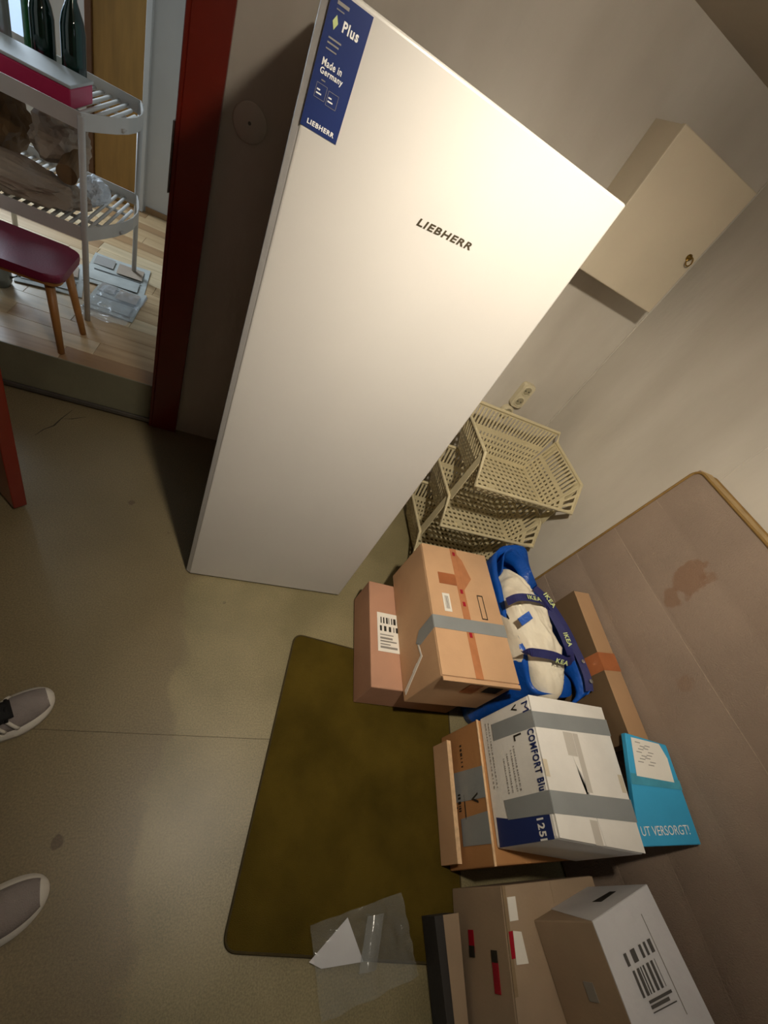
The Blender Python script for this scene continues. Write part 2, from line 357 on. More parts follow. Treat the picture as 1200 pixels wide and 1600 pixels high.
# open door leaf, hinge side far left, free edge near the left of the picture
F0 = Vector((-.5575, .15, .012)); F1 = Vector((-.534, .183, .012)); hd = Vector((-.62, .60, 0)).normalized()
nn_ = (F1 - F0); nn_ = (nn_ - hd * nn_.dot(hd)).normalized() * .038
c4 = [F0, F0 + hd * .76, F0 + hd * .76 + nn_, F0 + nn_]
bm = bmesh.new(); add_hex(bm, c4 + [p + Vector((0, 0, 1.88)) for p in c4]); bevel(bm, .003, 2)
lf = thing('door_leaf', 'dark red painted door leaf standing open at the left edge of the picture', 'door', F0)
wobj('leaf_panel', bm, 'redpaint', lf)
hb = F0 + hd * .07 + Vector((0, 0, 1.0)); nv = nn_.normalized()
bm = bmesh.new(); add_tube(bm, [hb - nv * .0, hb - nv * .045, hb - nv * .05 + hd * .02, hb - nv * .05 + hd * .11], .008)
wobj('door_handle', bm, 'steel', lf)
# step
struct(obj('trim_1', box(DX0, DX1 - .0125, YW - .004, YW + .002, .03, .205, .0015), 'riser'))
bm = bmesh.new(); add_box(bm, DX0, DX1 - .0125, YW - .016, YW - .004, .012, .032); bevel(bm, .003, 2)
struct(obj('trim_2', bm, 'steel'))
# hall behind the doorway
hf = struct(obj('floor.001', box(-2.6, .3, YW + .003, 2.655, .0, .19), 'base'))
rnd = random.Random(4); y = YW + .003
while y < 2.65:
    x = -1.6 - rnd.uniform(0, .4); y1_ = min(2.653, y + .098)
    while x < .29:
        e = min(.298, x + rnd.uniform(.4, .85))
        if e > DX0 - .4: obj('laminate_plank', box(x + .0006, e - .0006, y + .0006, y1_ - .0006, .19, .2, .0008, 1), rnd.choice(['laminate', 'laminate', 'laminate2', 'laminate3']), hf)
        x = e
    y += .098
struct(obj('wall_hall_back', box(-2.6, .3, 2.655, 2.75, .0, 2.5), 'hallwall'))
struct(obj('wall_hall_right', box(.3, .4, YW + .11, 2.655, .0, 2.5), 'hallwall'))
struct(obj('wall_hall_left', box(-2.7, -2.6, YW + .11, 2.75, .0, 2.5), 'hallwall'))
struct(obj('ceiling.001', box(-2.7, .4, YW + .11, 2.75, 2.5, 2.6), 'hallwall'))
struct(obj('baseboard_hall', box(-.76, .3, 2.645, 2.655, .2, .235, .001), 'laminate3'))
d2 = struct(obj('door_2', box(-1.045, -.80, 2.625, 2.653, .202, 2.2, .002), 'doorwood'))
obj('frame_edge', box(-.80, -.772, 2.615, 2.654, .202, 2.2, .002), 'hallwall', d2)
obj('frame_edge', box(-1.075, -1.045, 2.60, 2.654, .202, 2.2, .002), 'doordark', d2)
wn = struct(obj('window_1', box(-1.96, -1.30, 2.648, 2.655, .62, 1.75), 'pane'))
bm = bmesh.new()
for a in ((-2.0, -1.955, .58, 1.79), (-1.305, -1.26, .58, 1.79), (-1.955, -1.305, .58, .625), (-1.955, -1.305, 1.745, 1.79)): add_box(bm, a[0], a[1], 2.62, 2.6545, a[2], a[3])
bevel(bm, .003, 1); obj('window_frame', bm, 'hallwall', wn)

# ================================================================ FRIDGE
fy = -.0115
f = thing('refrigerator', 'tall white refrigerator with blank door and blue sticker, standing before back wall', 'refrigerator', (0, 0, 0), fy)
obj('cabinet', box(.006, .594, .062, .668, .035, 1.497, .006), 'fridgeside', f)
obj('gasket', box(.014, .586, .05, .0625, .03, 1.485), 'rubber', f)
obj('door', box(.0115, .6, 0, .05, .008, 1.5, .005, 3), 'fridge', f)
et = obj('edge_trim', slab([(.0003, .012, .008), (.0118, .0035, .008), (.0118, .05, .008), (.0003, .05, .008)], (0, 0, 1), 1.491, .001), 'fridgeside', f); et['label'] = 'grey plastic strip along the door edge'
obj('plinth', box(.02, .58, .064, .10, .001, .034), 'rubber', f)
for (x, y) in ((.05, .12), (.55, .12), (.05, .62), (.55, .62)): obj('foot', lathe([(.018, 0), (.018, .012), (.01, .013), (.01, .0345)], (x, y, 0), 12), 'rubber', f)
bm = bmesh.new(); add_box(bm, .015, .5, .0515, .055, 1.499, 1.503); obj('hinge_cover', bm, 'fridge', f)
st = obj('energy_sticker', slab([(.0125, -.0003, 1.345), (.072, -.0003, 1.345), (.072, -.0003, 1.493), (.0125, -.0003, 1.493)], (0, -1, 0), .0006), 'navy', f)
st['label'] = 'navy blue printed sticker'
tx = lambda n, b, x, z, h, wd=None, bold=.01, m='white', shear=0: text(n, b, st, (x, -.0016, z), (1, 0, 0), (0, 0, 1), h, m, wd, bold, shear, .0)
def pbar(rows, m='inkgrey', name='print_line'):
    rn = random.Random(2)
    for (x0, x1, z, h) in rows:
        obj(name, slab([(x0, -.001, z), (x1, -.001, z), (x1, -.001, z + h * .7), (x0, -.001, z + h * .7)], (0, -1, 0), .0004), m, st)
pbar([(.022, .039, 1.482, .005), (.023, .034, 1.477, .0018), (.0215, .0405, 1.448, .0026), (.0215, .0385, 1.443, .0026), (.0215, .0375, 1.437, .002), (.0265, .0325, 1.404, .002)])
tx('lettering', 'Plus', .0365, 1.4605, .0115, .024, .03)
obj('diamond', slab([(.0255, -.001, 1.4575), (.0295, -.001, 1.465), (.0255, -.001, 1.4725), (.0215, -.001, 1.465)], (0, -1, 0), .0005), 'lime', st)
tx('lettering', 'Made in', .0215, 1.4195, .0085, .030, .02); tx('lettering', 'Germany', .0215, 1.4085, .0095, .035, .02)
for (x0, z0) in ((.0215, 1.3835), (.0405, 1.3815)):
    bm = bmesh.new()
    for a in ((0, .0165, 0, .0005), (0, .0165, .0165, .017), (0, .0005, 0, .017), (.016, .0165, 0, .017)): add_slab(bm, [(x0 + a[0], -.001, z0 + a[2]), (x0 + a[1], -.001, z0 + a[2]), (x0 + a[1], -.001, z0 + a[3]), (x0 + a[0], -.001, z0 + a[3])], (0, -1, 0), .0004)
    obj('outline_box', bm, 'inkgrey', st)
    pbar([(x0 + .002, x0 + .007, z0 + .009, .0024), (x0 + .002, x0 + .010, z0 + .0048, .0024)], 'white')
tx('lettering', 'LIEBHERR', .0215, 1.3505, .0062, .044, .03)
bd = text('badge', 'LIEBHERR', f, (.247, -.0002, 1.3045), (1, 0, .06), (0, 0, 1), .0125, 'badge', .118, .03, .22, .0008)

# ================================================================ WALL CABINET, SOCKETS
cb = thing('wall_cabinet', 'small cream wall cabinet with ring pull hung in the back corner', 'cabinet', (1.206, YW, 1.342))
ob = cb.location
def cbx(n, a, m, r=.002): bm = box(*a, r); return obj(n, bm, m, cb, off=ob)
cbx('carcass', (1.015, 1.398, .628, YW - .0005, 1.344, 1.753), 'cream')
cbx('door', (1.012, 1.400, .609, .6265, 1.342, 1.755), 'cream', .003)
bm = bmesh.new(); add_lathe(bm, [(.011, .6085), (.011, .605), (.006, .603), (.006, .598)], (1.362, 0, 1.536), 16, 'y'); kn = obj('knob_plate', bm, 'brass', cb, True, off=ob)
bm = bmesh.new(); add_tube(bm, [(1.366 + .013 * math.cos(a), .596 + .002 * math.sin(a), 1.527 + .013 * math.sin(a)) for a in [2 * PI * k / 24 for k in range(24)]], .0022, 8, True); kr = obj('ring', bm, 'brass', cb, True, off=ob)
def socket_hole(bm, cx, cz, y): pass
def socket(name, label, cx, cz, w_, h_, holes, r):
    s = thing(name, label, 'socket', (cx, YW, cz)); o_ = s.location
    bm = bmesh.new(); poly = []
    for (sx, sz) in ((1, 1), (-1, 1), (-1, -1), (1, -1)):
        for k in range(7):
            a = {(1, 1): 0, (-1, 1): PI / 2, (-1, -1): PI, (1, -1): 3 * PI / 2}[(sx, sz)] + PI / 2 * k / 6
            poly.append((cx + sx * (w_ / 2 - r) + r * math.cos(a), YW - .0005, cz + sz * (h_ / 2 - r) + r * math.sin(a)))
    add_slab(bm, poly, (0, -1, 0), .028); bevel(bm, .004, 2); obj('housing', bm, 'socket', s, off=o_)
    for z in holes:
        c = (cx, 0, z)
        bm = bmesh.new(); add_tube(bm, [(cx + .0225 * math.cos(2 * PI * k / 28), YW - .0295, z + .0225 * math.sin(2 * PI * k / 28)) for k in range(28)], .003, 8, True); rg = obj('socket_ring', bm, 'socket', s, True, off=o_)
        bm = bmesh.new(); add_lathe(bm, [(.0205, YW - .0284), (.0205, YW - .0292)], c, 20, 'y'); obj('recess', bm, 'socketin', s, off=o_)
        for dx in (-.0095, .0095):
            bm = bmesh.new(); add_lathe(bm, [(.0034, YW - .0291), (.0034, YW - .0298)], (cx + dx, 0, z), 10, 'y'); obj('pin_hole', bm, 'ink', s, off=o_)
socket('wall_socket', 'single round cream socket below the double socket on back wall', 1.266, .696, .064, .064, [.696], .0315)
socket('wall_socket', 'double cream socket above the plastic baskets on back wall', 1.282, .798, .068, .128, [.768, .828], .014)
jb = thing('junction_box_cover', 'round painted junction box cover on wall between red frame and refrigerator', 'cover', (-.107, YW, 1.205))
obj('disc', lathe([(.047, -.0005), (.047, -.004), (.044, -.006), (.01, -.008)], (0, 0, 0), 32, 'y'), 'wall', jb, True)
obj('screw', lathe([(.0045, -.0081), (.0045, -.0095)], (0, 0, 0), 12, 'y'), 'steel', jb)

# ================================================================ LAMP (just out of the picture)
lp = thing('ceiling_lamp', 'cream enamel ceiling reflector lamp aimed at the refrigerator', 'lamp', (LAMP.x, LAMP.y - .03, ZC))
ax = (AIM - LAMP).normalized(); q = ax.to_track_quat('Z', 'Y').to_matrix().to_4x4()
bm = bmesh.new(); prof = [(.03, -.075), (.045, -.06), (.062, -.02), (.066, .0), (.064, .0), (.059, -.02), (.042, -.057), (.005, -.06)]
add_lathe(bm, prof, (0, 0, 0), 24); bmesh.ops.transform(bm, matrix=Matrix.Translation(LAMP - ax * .005 + Vector((0, 0, -.0))) @ q, verts=bm.verts)
obj('reflector', bm, 'lampshell', lp, True, off=lp.location)
bm = tube([LAMP - ax * .075, Vector((LAMP.x, LAMP.y - .03, ZC - .02)), Vector((LAMP.x, LAMP.y - .03, ZC - .0005))], .01); obj('stem', bm, 'lampshell', lp, off=lp.location)

# ================================================================ STACKING BASKETS
def holes_panel(c00, c10, c11, c01, nu, nv, fu=.5, fv=.55, t=.003):
    c00, c10, c11, c01 = map(Vector, (c00, c10, c11, c01))
    def cuts(n, f):
        p = (1 - n * f / n) ; bar = (1 - f) / (n + 1); hol = f / n; xs = [0]
        for i in range(n): xs += [xs[-1] + bar]; xs += [xs[-1] + hol]
        return xs + [1]
    U, V = cuts(nu, fu), cuts(nv, fv)
    bm = bmesh.new(); g = [[bm.verts.new(c00 * (1 - u) * (1 - v) + c10 * u * (1 - v) + c11 * u * v + c01 * (1 - u) * v) for v in V] for u in U]
    for i in range(len(U) - 1):
        for j in range(len(V) - 1):
            if i % 2 == 1 and j % 2 == 1: continue
            bm.faces.new((g[i][j], g[i + 1][j], g[i + 1][j + 1], g[i][j + 1]))
    solid(bm, t)
    return bm
def basket(z, label, posts):
    """z = height of the side rim; front lip 0.105 lower"""
    xl, xr, yf, yr, yb = .955, 1.497, .205, .285, .595
    zr, zl, zf, zb = z, z - .106, z - .185, z + .045
    s = thing('stacking_basket', label, 'basket', ((xl + xr) / 2, .4, z - .19), 0, 'cream stacking baskets'); o_ = s.location
    fl0, fl1 = xl + .075, xr - .06
    P = lambda bm, n: obj(n, bm, 'basket', s, off=o_)
    P(holes_panel((fl0, yf + .07, zf), (fl1, yf + .07, zf), (fl1, yb - .03, zf), (fl0, yb - .03, zf), 14, 9, .58, .44), 'floor_grid')
    P(holes_panel((fl0, yb - .03, zf), (fl1, yb - .03, zf), (xr - .03, yb - .012, zf + .12), (xl + .03, yb - .012, zf + .12), 22, 4, .42, .5), 'back_panel')
    P(holes_panel((xl + .03, yb - .012, zf + .12), (xr - .03, yb - .012, zf + .12), (xr - .015, yb, zb), (xl + .015, yb, zb), 24, 1, .5, .75), 'back_panel')
    for (xf, xt) in ((fl0, xl), (fl1, xr)):
        P(holes_panel((xf, yr, zf), (xf, yb - .03, zf), (xf + (xt - xf) * .55, yb - .02, zf + .095), (xf + (xt - xf) * .55, yr, zf + .095), 12, 4, .42, .5), 'side_panel')
        P(holes_panel((xf + (xt - xf) * .55, yr, zf + .095), (xf + (xt - xf) * .55, yb - .02, zf + .095), (xt, yb - .01, zr), (xt, yr, zr), 13, 1, .5, .8), 'side_panel')
        P(holes_panel((xf, yf + .07, zf), (xf, yr, zf), (xf + (xt - xf) * .55, yr, zf + .095), (xf + (xt - xf) * .55, yf + .032, zf + .043), 2, 3, .5, .5), 'side_panel')
        P(holes_panel((xf + (xt - xf) * .55, yf + .032, zf + .043), (xf + (xt - xf) * .55, yr, zf + .095), (xt, yr, zr), (xt, yf, zl), 3, 1, .5, .7), 'side_panel')
    P(holes_panel((fl0, yf + .07, zf), (fl1, yf + .07, zf), (xr, yf, zl), (xl, yf, zl), 14, 3, .58, .44), 'front_panel')
    rim = [(xl, yf, zl), (xl, yr, zr), (xl, yb - .02, zr + .004), (xl + .012, yb, zb), (xr - .012, yb, zb), (xr, yb - .02, zr + .004), (xr, yr, zr), (xr, yf, zl)]
    P(tube(rim, .0075, 8, True), 'rim')
    if posts:
        for xx in (xl + .004, xr - .004):
            bm = bmesh.new(); d = .012 if xx < 1.2 else -.012
            add_hex(bm, [(xx - .002, yr - .02, z - .26), (xx + .002, yr - .02, z - .26), (xx + .002, yr + .022, z - .26), (xx - .002, yr + .022, z - .26), (xx - .002, yr - .006, z - .004), (xx + .002, yr - .006, z - .004), (xx + .002, yr + .022, z - .004), (xx - .002, yr + .022, z - .004)])
            P(bm, 'stacking_post')
            P(box(xx - .002, xx + .002, yb - .05, yb - .015, z - .26, z - .004), 'stacking_post')
    P(box((fl0 + fl1) / 2 - .11, (fl0 + fl1) / 2 - .075, yf + .10, yf + .125, zf - .001, zf + .004), 'name_plate')
basket(.715, 'cream plastic stacking basket, topmost of the stack beside the refrigerator', True)
basket(.452, 'cream plastic stacking basket, middle one of the stack beside the refrigerator', True)
basket(.195, 'cream plastic stacking basket, lowest of the stack behind the taped carton', False)

# ================================================================ RUG
rz = thing('rug', 'olive brown felt rug with bound edge on the floor under the cartons', 'rug', (.68, -.65, 0))
rq = [Vector((.262, -1.0, 0)), Vector((.93, -1.128, 0)), Vector((1.07, -.31, 0)), Vector((.418, -.196, 0))]
def rounded(quad, r, n=6):
    out = []
    for i in range(4):
        p, a, b = quad[i], quad[i - 1], quad[(i + 1) % 4]; d1 = (a - p).normalized(); d2 = (b - p).normalized(); s_ = p + d1 * r; e_ = p + d2 * r
        for k in range(n + 1):
            t = k / n; out.append(s_ * (1 - t) ** 2 + p * 2 * t * (1 - t) + e_ * t * t)
    return out
ro = rounded(rq, .035)
wobj('pile', slab([p + Vector((0, 0, .0004)) for p in ro], (0, 0, 1), .0045), 'rug', rz)
edge_m = mat('rug_binding', '#3f3310', .95, .1, 40)
wobj('bound_edge', tube([p + Vector((0, 0, .0035)) for p in ro], .0035, 6, True), edge_m, rz)

# ================================================================ CARTONS
fl_open = [(.004, .002, .002), (.25, .0015, .0015), (.5, .001, .001), (.75, .001, .001), (.996, .001, .001)]
A = Carton('carton', 'low flat carton with barcode label on the rug under the duct-taped carton', [(.635, -.437), (1.03, -.47), (1.065, -.05), (.67, -.017)], .0075, .1575, 'kraftpink', r=.004)
A.rect('barcode_label', 'paper', 'top', .075, .31, .325, .68); lab = bpy.data.objects[-1] if False else None
A.bars('barcode', 'ink', 'top', .11, .575, .30, .635, 9, seed=3); A.bars('barcode', 'ink', 'top', .10, .50, .32, .55, 9, seed=5)
A.bars('print_lines', 'inkgrey', 'top', .10, .34, .29, .47, 7, 'v', seed=6)
B = Carton('carton', 'brown carton with silver tape band stacked on the flat barcode carton', [(.752, -.482), (1.053, -.498), (1.089, .025), (.782, .023)], .166, .245, 'kraft', flaps=[(.004, .001, .001), (.5, .0006, .0006), (.996, .0006, .0006)])
B.rect('duct_tape', 'duct', 'top', -.002, .308, 1.002, .40, off=.0006)
B.patch('duct_tape', 'duct', 'left', [(.308, 1.0), (.40, 1.0), (.37, .62), (.33, .55), (.30, .50), (.27, .60)], off=.0006)
B.rect('clear_tape', 'clear_tape', 'top', .42, .002, .52, .998, off=.0003, t=.0003)
B.patch('clear_tape', 'clear_tape', 'top', [(.50, .62), (.66, .74), (.58, .90), (.50, .96)], off=.0008, t=.0003)
for v0 in (.93, .60, .50, .27): B.rect('red_print', 'redtape', 'top', .45, v0, .49, v0 + .035, off=.001, t=.0003)
B.rect('paper_label', 'paper', 'top', .175, .44, .275, .58); B.bars('print_lines', 'inkgrey', 'top', .20, .46, .25, .56, 5, 'u')
B.rect('brown_tape', 'brown_tape', 'top', .17, .66, .42, .755, off=.0003)
bm = bmesh.new()
for (u0, v0, u1, v1) in ((.69, .42, .70, .61), (.765, .42, .775, .61), (.69, .602, .775, .61), (.69, .42, .775, .428)): add_slab(bm, [B.P('top', *p) + Vector((0, 0, .0007)) - B.o for p in ((u0, v0), (u1, v0), (u1, v1), (u0, v1))], (0, 0, 1), .0004)
obj('printed_slot', bm, 'ink', B.root)
B.patch('lifted_flap', 'kraft', 'front', [(0.01, .985), (.6, .965), (1.03, .94), (1.0, 1.0), (.01, 1.0)], off=.002, t=.012)
B.rect('brown_tape', 'brown_tape', 'front', .45, .55, .62, .82, off=.0006); B.rect('dark_mark', 'ink', 'front', .70, .62, .90, .80, off=.0006)
B.patch('paper_label', 'paper', 'left', [(.03, .08), (.19, .62), (.205, .58), (.06, .06)], off=.0006); B.patch('paper_label', 'paper', 'left', [(.19, .62), (.30, .56), (.30, .53), (.20, .58)], off=.0006)
B.patch('paper_label', 'paper', 'left', [(.12, .36), (.155, .48), (.175, .45), (.14, .33)], off=.0008)

Cc = Carton('carton', 'orange-brown carton with arrow print under the white comfort bag carton', [(.926, -.929), (1.225, -.945), (1.272, -.595), (.984, -.556)], .0075, .2277, 'kraftorange', r=.004)
Cc.rect('cut_edge', 'kraftedge', 'top', -.004, .0, .02, 1.0, off=-.002, t=.003)
Cc.patch('duct_tape', 'duct', 'left', [(.44, .30), (.66, .30), (.64, 1.0), (.42, 1.0)]); Cc.patch('duct_tape', 'duct', 'left', [(.14, .38), (.32, .38), (.33, 1.0), (.13, 1.0)])
Cc.bars('small_print', 'ink', 'left', .37, .36, .50, .42, 8, seed=4); Cc.bars('small_print', 'ink', 'left', .68, .52, .86, .56, 8, seed=8)
Cc.text('lettering', 'V', 'left', .47, .68, (-1, 0), (0, 1), .035, 'ink', .028, .02); Cc.rect('print_line', 'ink', 'left', .31, .50, .48, .515)
# arrows drawn as shapes (one mesh)
bm = bmesh.new(); nL = Cc.N('left')
for u0 in (.47, .41):
    for poly in ([(u0, .12), (u0 - .016, .12), (u0 - .016, .26), (u0, .26)], [(u0 + .014, .24), (u0 - .03, .24), (u0 - .008, .34)]):
        add_slab(bm, [Cc.P('left', *p) + nL * .001 - Cc.o for p in poly], nL, .0004)
obj('arrow_print', bm, 'ink', Cc.root)

W = Carton('carton', 'white carton with comfort lettering and two grey tape bands, on orange-brown carton', [(.946, -.892), (1.228, -.949), (1.303, -.585), (.997, -.554)], .2356, .2494, 'whitecard',
           flaps=[(.004, -.02, .024), (.12, .0, .004), (.25, .03, -.020), (.31, .054, -.016), (.37, .070, -.026), (.45, .087, -.060), (.50, .095, -.088), (.545, .105, -.103), (.8, .11, -.109), (.996, .11, -.109)], r=.006)
W.patch('grey_tape', 'duct', 'top', [(-.003, .735), (1.003, .765), (1.003, .893), (-.003, .86)]); W.patch('grey_tape', 'duct', 'top', [(-.003, .145), (1.004, .18), (1.004, .32), (-.003, .29)])
W.patch('grey_tape', 'duct', 'left', [(.76, .24), (.90, .24), (.875, 1.0), (.737, 1.0)]); W.patch('grey_tape', 'duct', 'left', [(.165, .28), (.30, .26), (.29, 1.0), (.145, 1.0)])
W.patch('blue_print', 'navy', 'left', [(.0, .06), (.20, .07), (.17, .30), (.145, .93), (.0, .93)], off=.0003, t=.0003)
W.text('lettering', 'M', 'left', .955, .86, (-1, 0), (0, 1), .028, 'navy', .028, .0); W.text('lettering', 'V', 'left', .972, .66, (-1, 0), (0, 1), .026, 'ink', .020, .02)
W.text('lettering', 'COMFORT Blu', 'left', .735, .865, (-1, 0), (0, 1), .027, 'navy', .150, .03); W.text('lettering', 'L', 'left', .735, .62, (-1, 0), (0, 1), .034, 'ink', .016, .02)
W.text('lettering', '125l', 'left', .135, .735, (-1, 0), (0, 1), .026, 'white', .046, .03)
for i, v in enumerate((.58, .52, .44, .37)): W.bars('print_lines', 'inkgrey', 'left', .335, v, .66 - .02 * i, v + .016, 26, 'u', seed=i + 2)
for i, v in enumerate((.12, .18)): W.bars('print_lines', 'inkgrey', 'left', .40, v, .93, v + .012, 30, 'u', seed=i + 20)
W.rect('tape_stain', 'cream', 'top', .0, .38, .05, .50, off=.0004, t=.0003); W.rect('tape_stain', 'cream', 'top', .93, .36, .985, .48, off=.0004, t=.0003)
for (u0, v0, u1, v1) in ((.40, .0, .49, .145), (.465, .32, .53, .735), (.34, .56, .46, .735)): W.rect('clear_tape', mat('dull_clear_tape', '#c5bfb4', .25, .05, bump=0), 'top', u0, v0, u1, v1, off=.0003, t=.0002)

D = Carton('cardboard_sheet', 'thin brown cardboard tray side leaning against the orange-brown carton on the rug', [(.897, -.913), (.912, -.915), (.958, -.588), (.942, -.585)], .0075, .0925, 'kraft', cat='cardboard', r=.001)
D.rect('cut_edge', 'kraftedge', 'top', .0, .0, 1.0, 1.0, off=-.0008, t=.0016)
E_ = Carton('carton', 'dim brown carton with white paper labels and red tape at bottom edge', [(.845, -1.39), (1.24, -1.39), (1.26, -.985), (.923, -.968)], .0075, .2422, 'kraftgrey', flaps=[(.004, .001, .001), (.5, .001, .001), (.996, .001, .001)])
E_.rect('paper_label', 'paper', 'top', .035, .84, .115, .945); E_.rect('red_tape', 'redtape', 'top', .012, .69, .055, .80, off=.0003); E_.patch('paper_label', 'paper', 'top', [(.045, .665), (.15, .66), (.125, .79), (.05, .80)], off=.0012)
E_.rect('glossy_tape', mat('glossy_clear_tape', '#8f7a5e', .06, .05, 20, .15, 25), 'top', .0, .55, .03, 1.0, off=.0004, t=.0004)
E_.rect('red_print', 'redtape', 'left', .70, .30, .80, .40); E_.rect('dark_print', 'ink', 'left', .68, .30, .73, .40, off=.001); E_.rect('red_print', 'redtape', 'left', .55, .70, .68, .80); E_.rect('dark_print', 'ink', 'left', .67, .70, .72, .80, off=.001)
F_ = Carton('carton', 'grey-white carton with shipping label and handle hole, on dim carton at bottom edge', [(1.045, -1.43), (1.305, -1.47), (1.227, -1.007), (1.0, -1.044)], .2502, .2, 'kraftgrey', r=.003)
F_.rect('white_lid', 'greycard', 'top', .0, .0, 1.0, 1.0, off=-.001, t=.0025)
F_.patch('grey_side', 'greycard', 'back', [(.30, .0), (1, .0), (1, 1), (.0, 1)], off=.0002, t=.0008); F_.patch('handle_hole', 'ink', 'back', [(.50, .55), (.80, .58), (.80, .68), (.50, .70)], off=.0008, t=.0008)
F_.bars('barcode', 'faded', 'top', .25, .66, .60, .76, 9, seed=12, off=.003); F_.bars('barcode', 'faded', 'top', .22, .78, .66, .83, 6, seed=13, off=.003); F_.bars('print_lines', 'faded', 'top', .30, .60, .70, .645, 4, 'v', seed=14, off=.003); F_.bars('print_lines', 'inkgrey', 'top', .42, .42, .66, .50, 4, 'v', seed=15, off=.003)
F_.rect('crease', 'inkgrey', 'top', .70, .55, .708, .92, off=.002, t=.0006); F_.rect('print_mark', 'inkgrey', 'left', .66, .52, .74, .66)
G = Carton('cardboard_tray', 'thin dark cardboard tray lying beside the dim carton at bottom edge', [(.792, -1.42), (.832, -1.42), (.885, -1.016), (.806, -1.012)], .0075, .07, 'rubber', cat='cardboard', r=.001)
G.rect('cut_edge', 'kraftgrey', 'top', .35, .0, 1.0, 1.0, off=-.0006, t=.0016)

# slabs leaning on the mattress
SL = .06                                                # lean of the mattress plane, dx per metre of height
MX = lambda z: 1.45 - SL * (1.1 - z)
it = thing('carton', 'tall narrow brown carton leaning on the mattress behind the blue bag', 'box', (1.33, -.44, 0))
TR_, TF_ = (1.413, -.19, .561), (1.411, -.695, .521)
c8 = [(1.304, -.70, .0052), (1.372, -.70, .0052), (1.372, -.195, .0052), (1.304, -.195, .0052), (1.322, -.695, .521), (1.409, -.697, .521), (1.411, -.19, .561), (1.328, -.191, .561)]
bm = bmesh.new(); add_hex(bm, c8); bevel(bm, .003, 2); wobj('carton_body', bm, mat('tan_cardboard', '#aa8763', .75, .07, 5, .05, 120), it)
wobj('shaded_side', slab([c8[0], c8[3], c8[7], c8[4]], (-1, 0, .06), .0008), mat('painted_shade_brown', '#5f4a30', .8, .06), it)  # shade on the carton's left face, painted in as a darker brown sheet
def lp3(a, b, t): return Vector(a).lerp(Vector(b), t)
wobj('brown_tape', slab([lp3(c8[4], c8[7], .42), lp3(c8[5], c8[6], .42), lp3(c8[5], c8[6], .54), lp3(c8[4], c8[7], .54)], (0, -.08, 1), .0012), 'brown_tape', it)
a_, b_ = lp3(c8[4], c8[7], .42), lp3(c8[4], c8[7], .54)
wobj('brown_tape', slab([a_, b_, lp3(b_, lp3(c8[0], c8[3], .54), .25), lp3(a_, lp3(c8[0], c8[3], .42), .2)], (-1, 0, .06), .0012), 'brown_tape', it)
ht = thing('parcel', 'flat cyan parcel with white lettering wedged between white carton and mattress', 'parcel', (1.34, -.81, .5))
H4 = [Vector((1.240, -.934, .466)), Vector((1.409, -.949, .527)), Vector((1.411, -.716, .565)), Vector((1.298, -.672, .478))]
pn = (H4[1] - H4[0]).cross(H4[2] - H4[1]); H4[3].z = H4[0].z - (pn.x * (H4[3].x - H4[0].x) + pn.y * (H4[3].y - H4[0].y)) / pn.z
hn = (H4[1] - H4[0]).cross(H4[3] - H4[0]).normalized(); hx = (H4[1] - H4[0]).normalized(); hy = hn.cross(hx)
bm = slab([p - hn * .022 for p in H4], hn, .022); bevel(bm, .002, 1); wobj('parcel_body', bm, 'cyan', ht)
HP = lambda u, v: (H4[0] * (1 - u) * (1 - v) + H4[1] * u * (1 - v) + H4[2] * u * v + H4[3] * (1 - u) * v) + hn * .0012
wobj('shipping_label', slab([HP(.12, .60), HP(.88, .59), HP(.90, .84), HP(.80, .985), HP(.12, .97)], hn, .0008), 'paper', ht)
bm = bmesh.new()
for i in range(14): u = .2 + .28 * (i % 2) * .6 + .05 * (i % 3); v = .93 - .016 * i; add_slab(bm, [HP(u, v) + hn * .001, HP(u + .12, v) + hn * .001, HP(u + .12, v + .008) + hn * .001, HP(u, v + .008) + hn * .001], hn, .0004)
wobj('print_lines', bm, 'inkgrey', ht)
wobj('tape_band', slab([HP(.0, .52), HP(1, .52), HP(1, .62), HP(0, .62)], hn, .0005), mat('teal_tape', '#4c9fb8', .2, .1, 30, .1, 30), ht)
text('lettering', 'UT VERSORGT!', ht, HP(.06, .085), hx, hy, .021, 'white', .142, .0, 0, .001, off=ht.location)

# ================================================================ MATTRESS
mtl = thing('mattress', 'stained taupe quilted mattress with brown piping leaning on the right wall', 'mattress', (1.42, -1.0, 0))
yl = lambda z: -.017 + (.0175 / .73) * (1.102 - z)
MT_H, MT_T, MT_L = 1.102, .085, 2.0
seams = [.941, .765, .58, .40, .22]
def mf(u, v):
    z = .012 + (MT_H - .012) * v; y = yl(z) - .004 - (MT_L - .008) * u
    bul = 0
    edges = [0.0] + sorted(seams) + [MT_H]
    for a, b in zip(edges, edges[1:]):
        if a <= z <= b: t = (z - a) / (b - a); bul = .005 * (math.sin(PI * t) ** .5 if 0 < t < 1 else 0)
    ed = min(u * MT_L, (1 - u) * MT_L, (1 - v) * MT_H, .05) / .05
    bul *= min(1, ed + .05); n_ = mnoise.noise(Vector((y * 5, z * 5, 0))) * .004
    return Vector((MX(z) - bul - n_ * min(1, ed) + .012, y, z))
bm = bmesh.new(); add_grid(bm, mf, 60, 110); o = wobj('quilted_cover', bm, 'mattress', mtl, True)
spots(MT['mattress'], [(1.43 - 1.42, .68, .885, .06, .55), (1.43 - 1.42, .66, .80, .035, .5), (1.43 - 1.42, .655, .935, .035, .45), (1.42 - 1.42, .42, .70, .03, .25), (1.39 - 1.42, .1, .42, .05, .25)], '#7a5232', .3, 18)
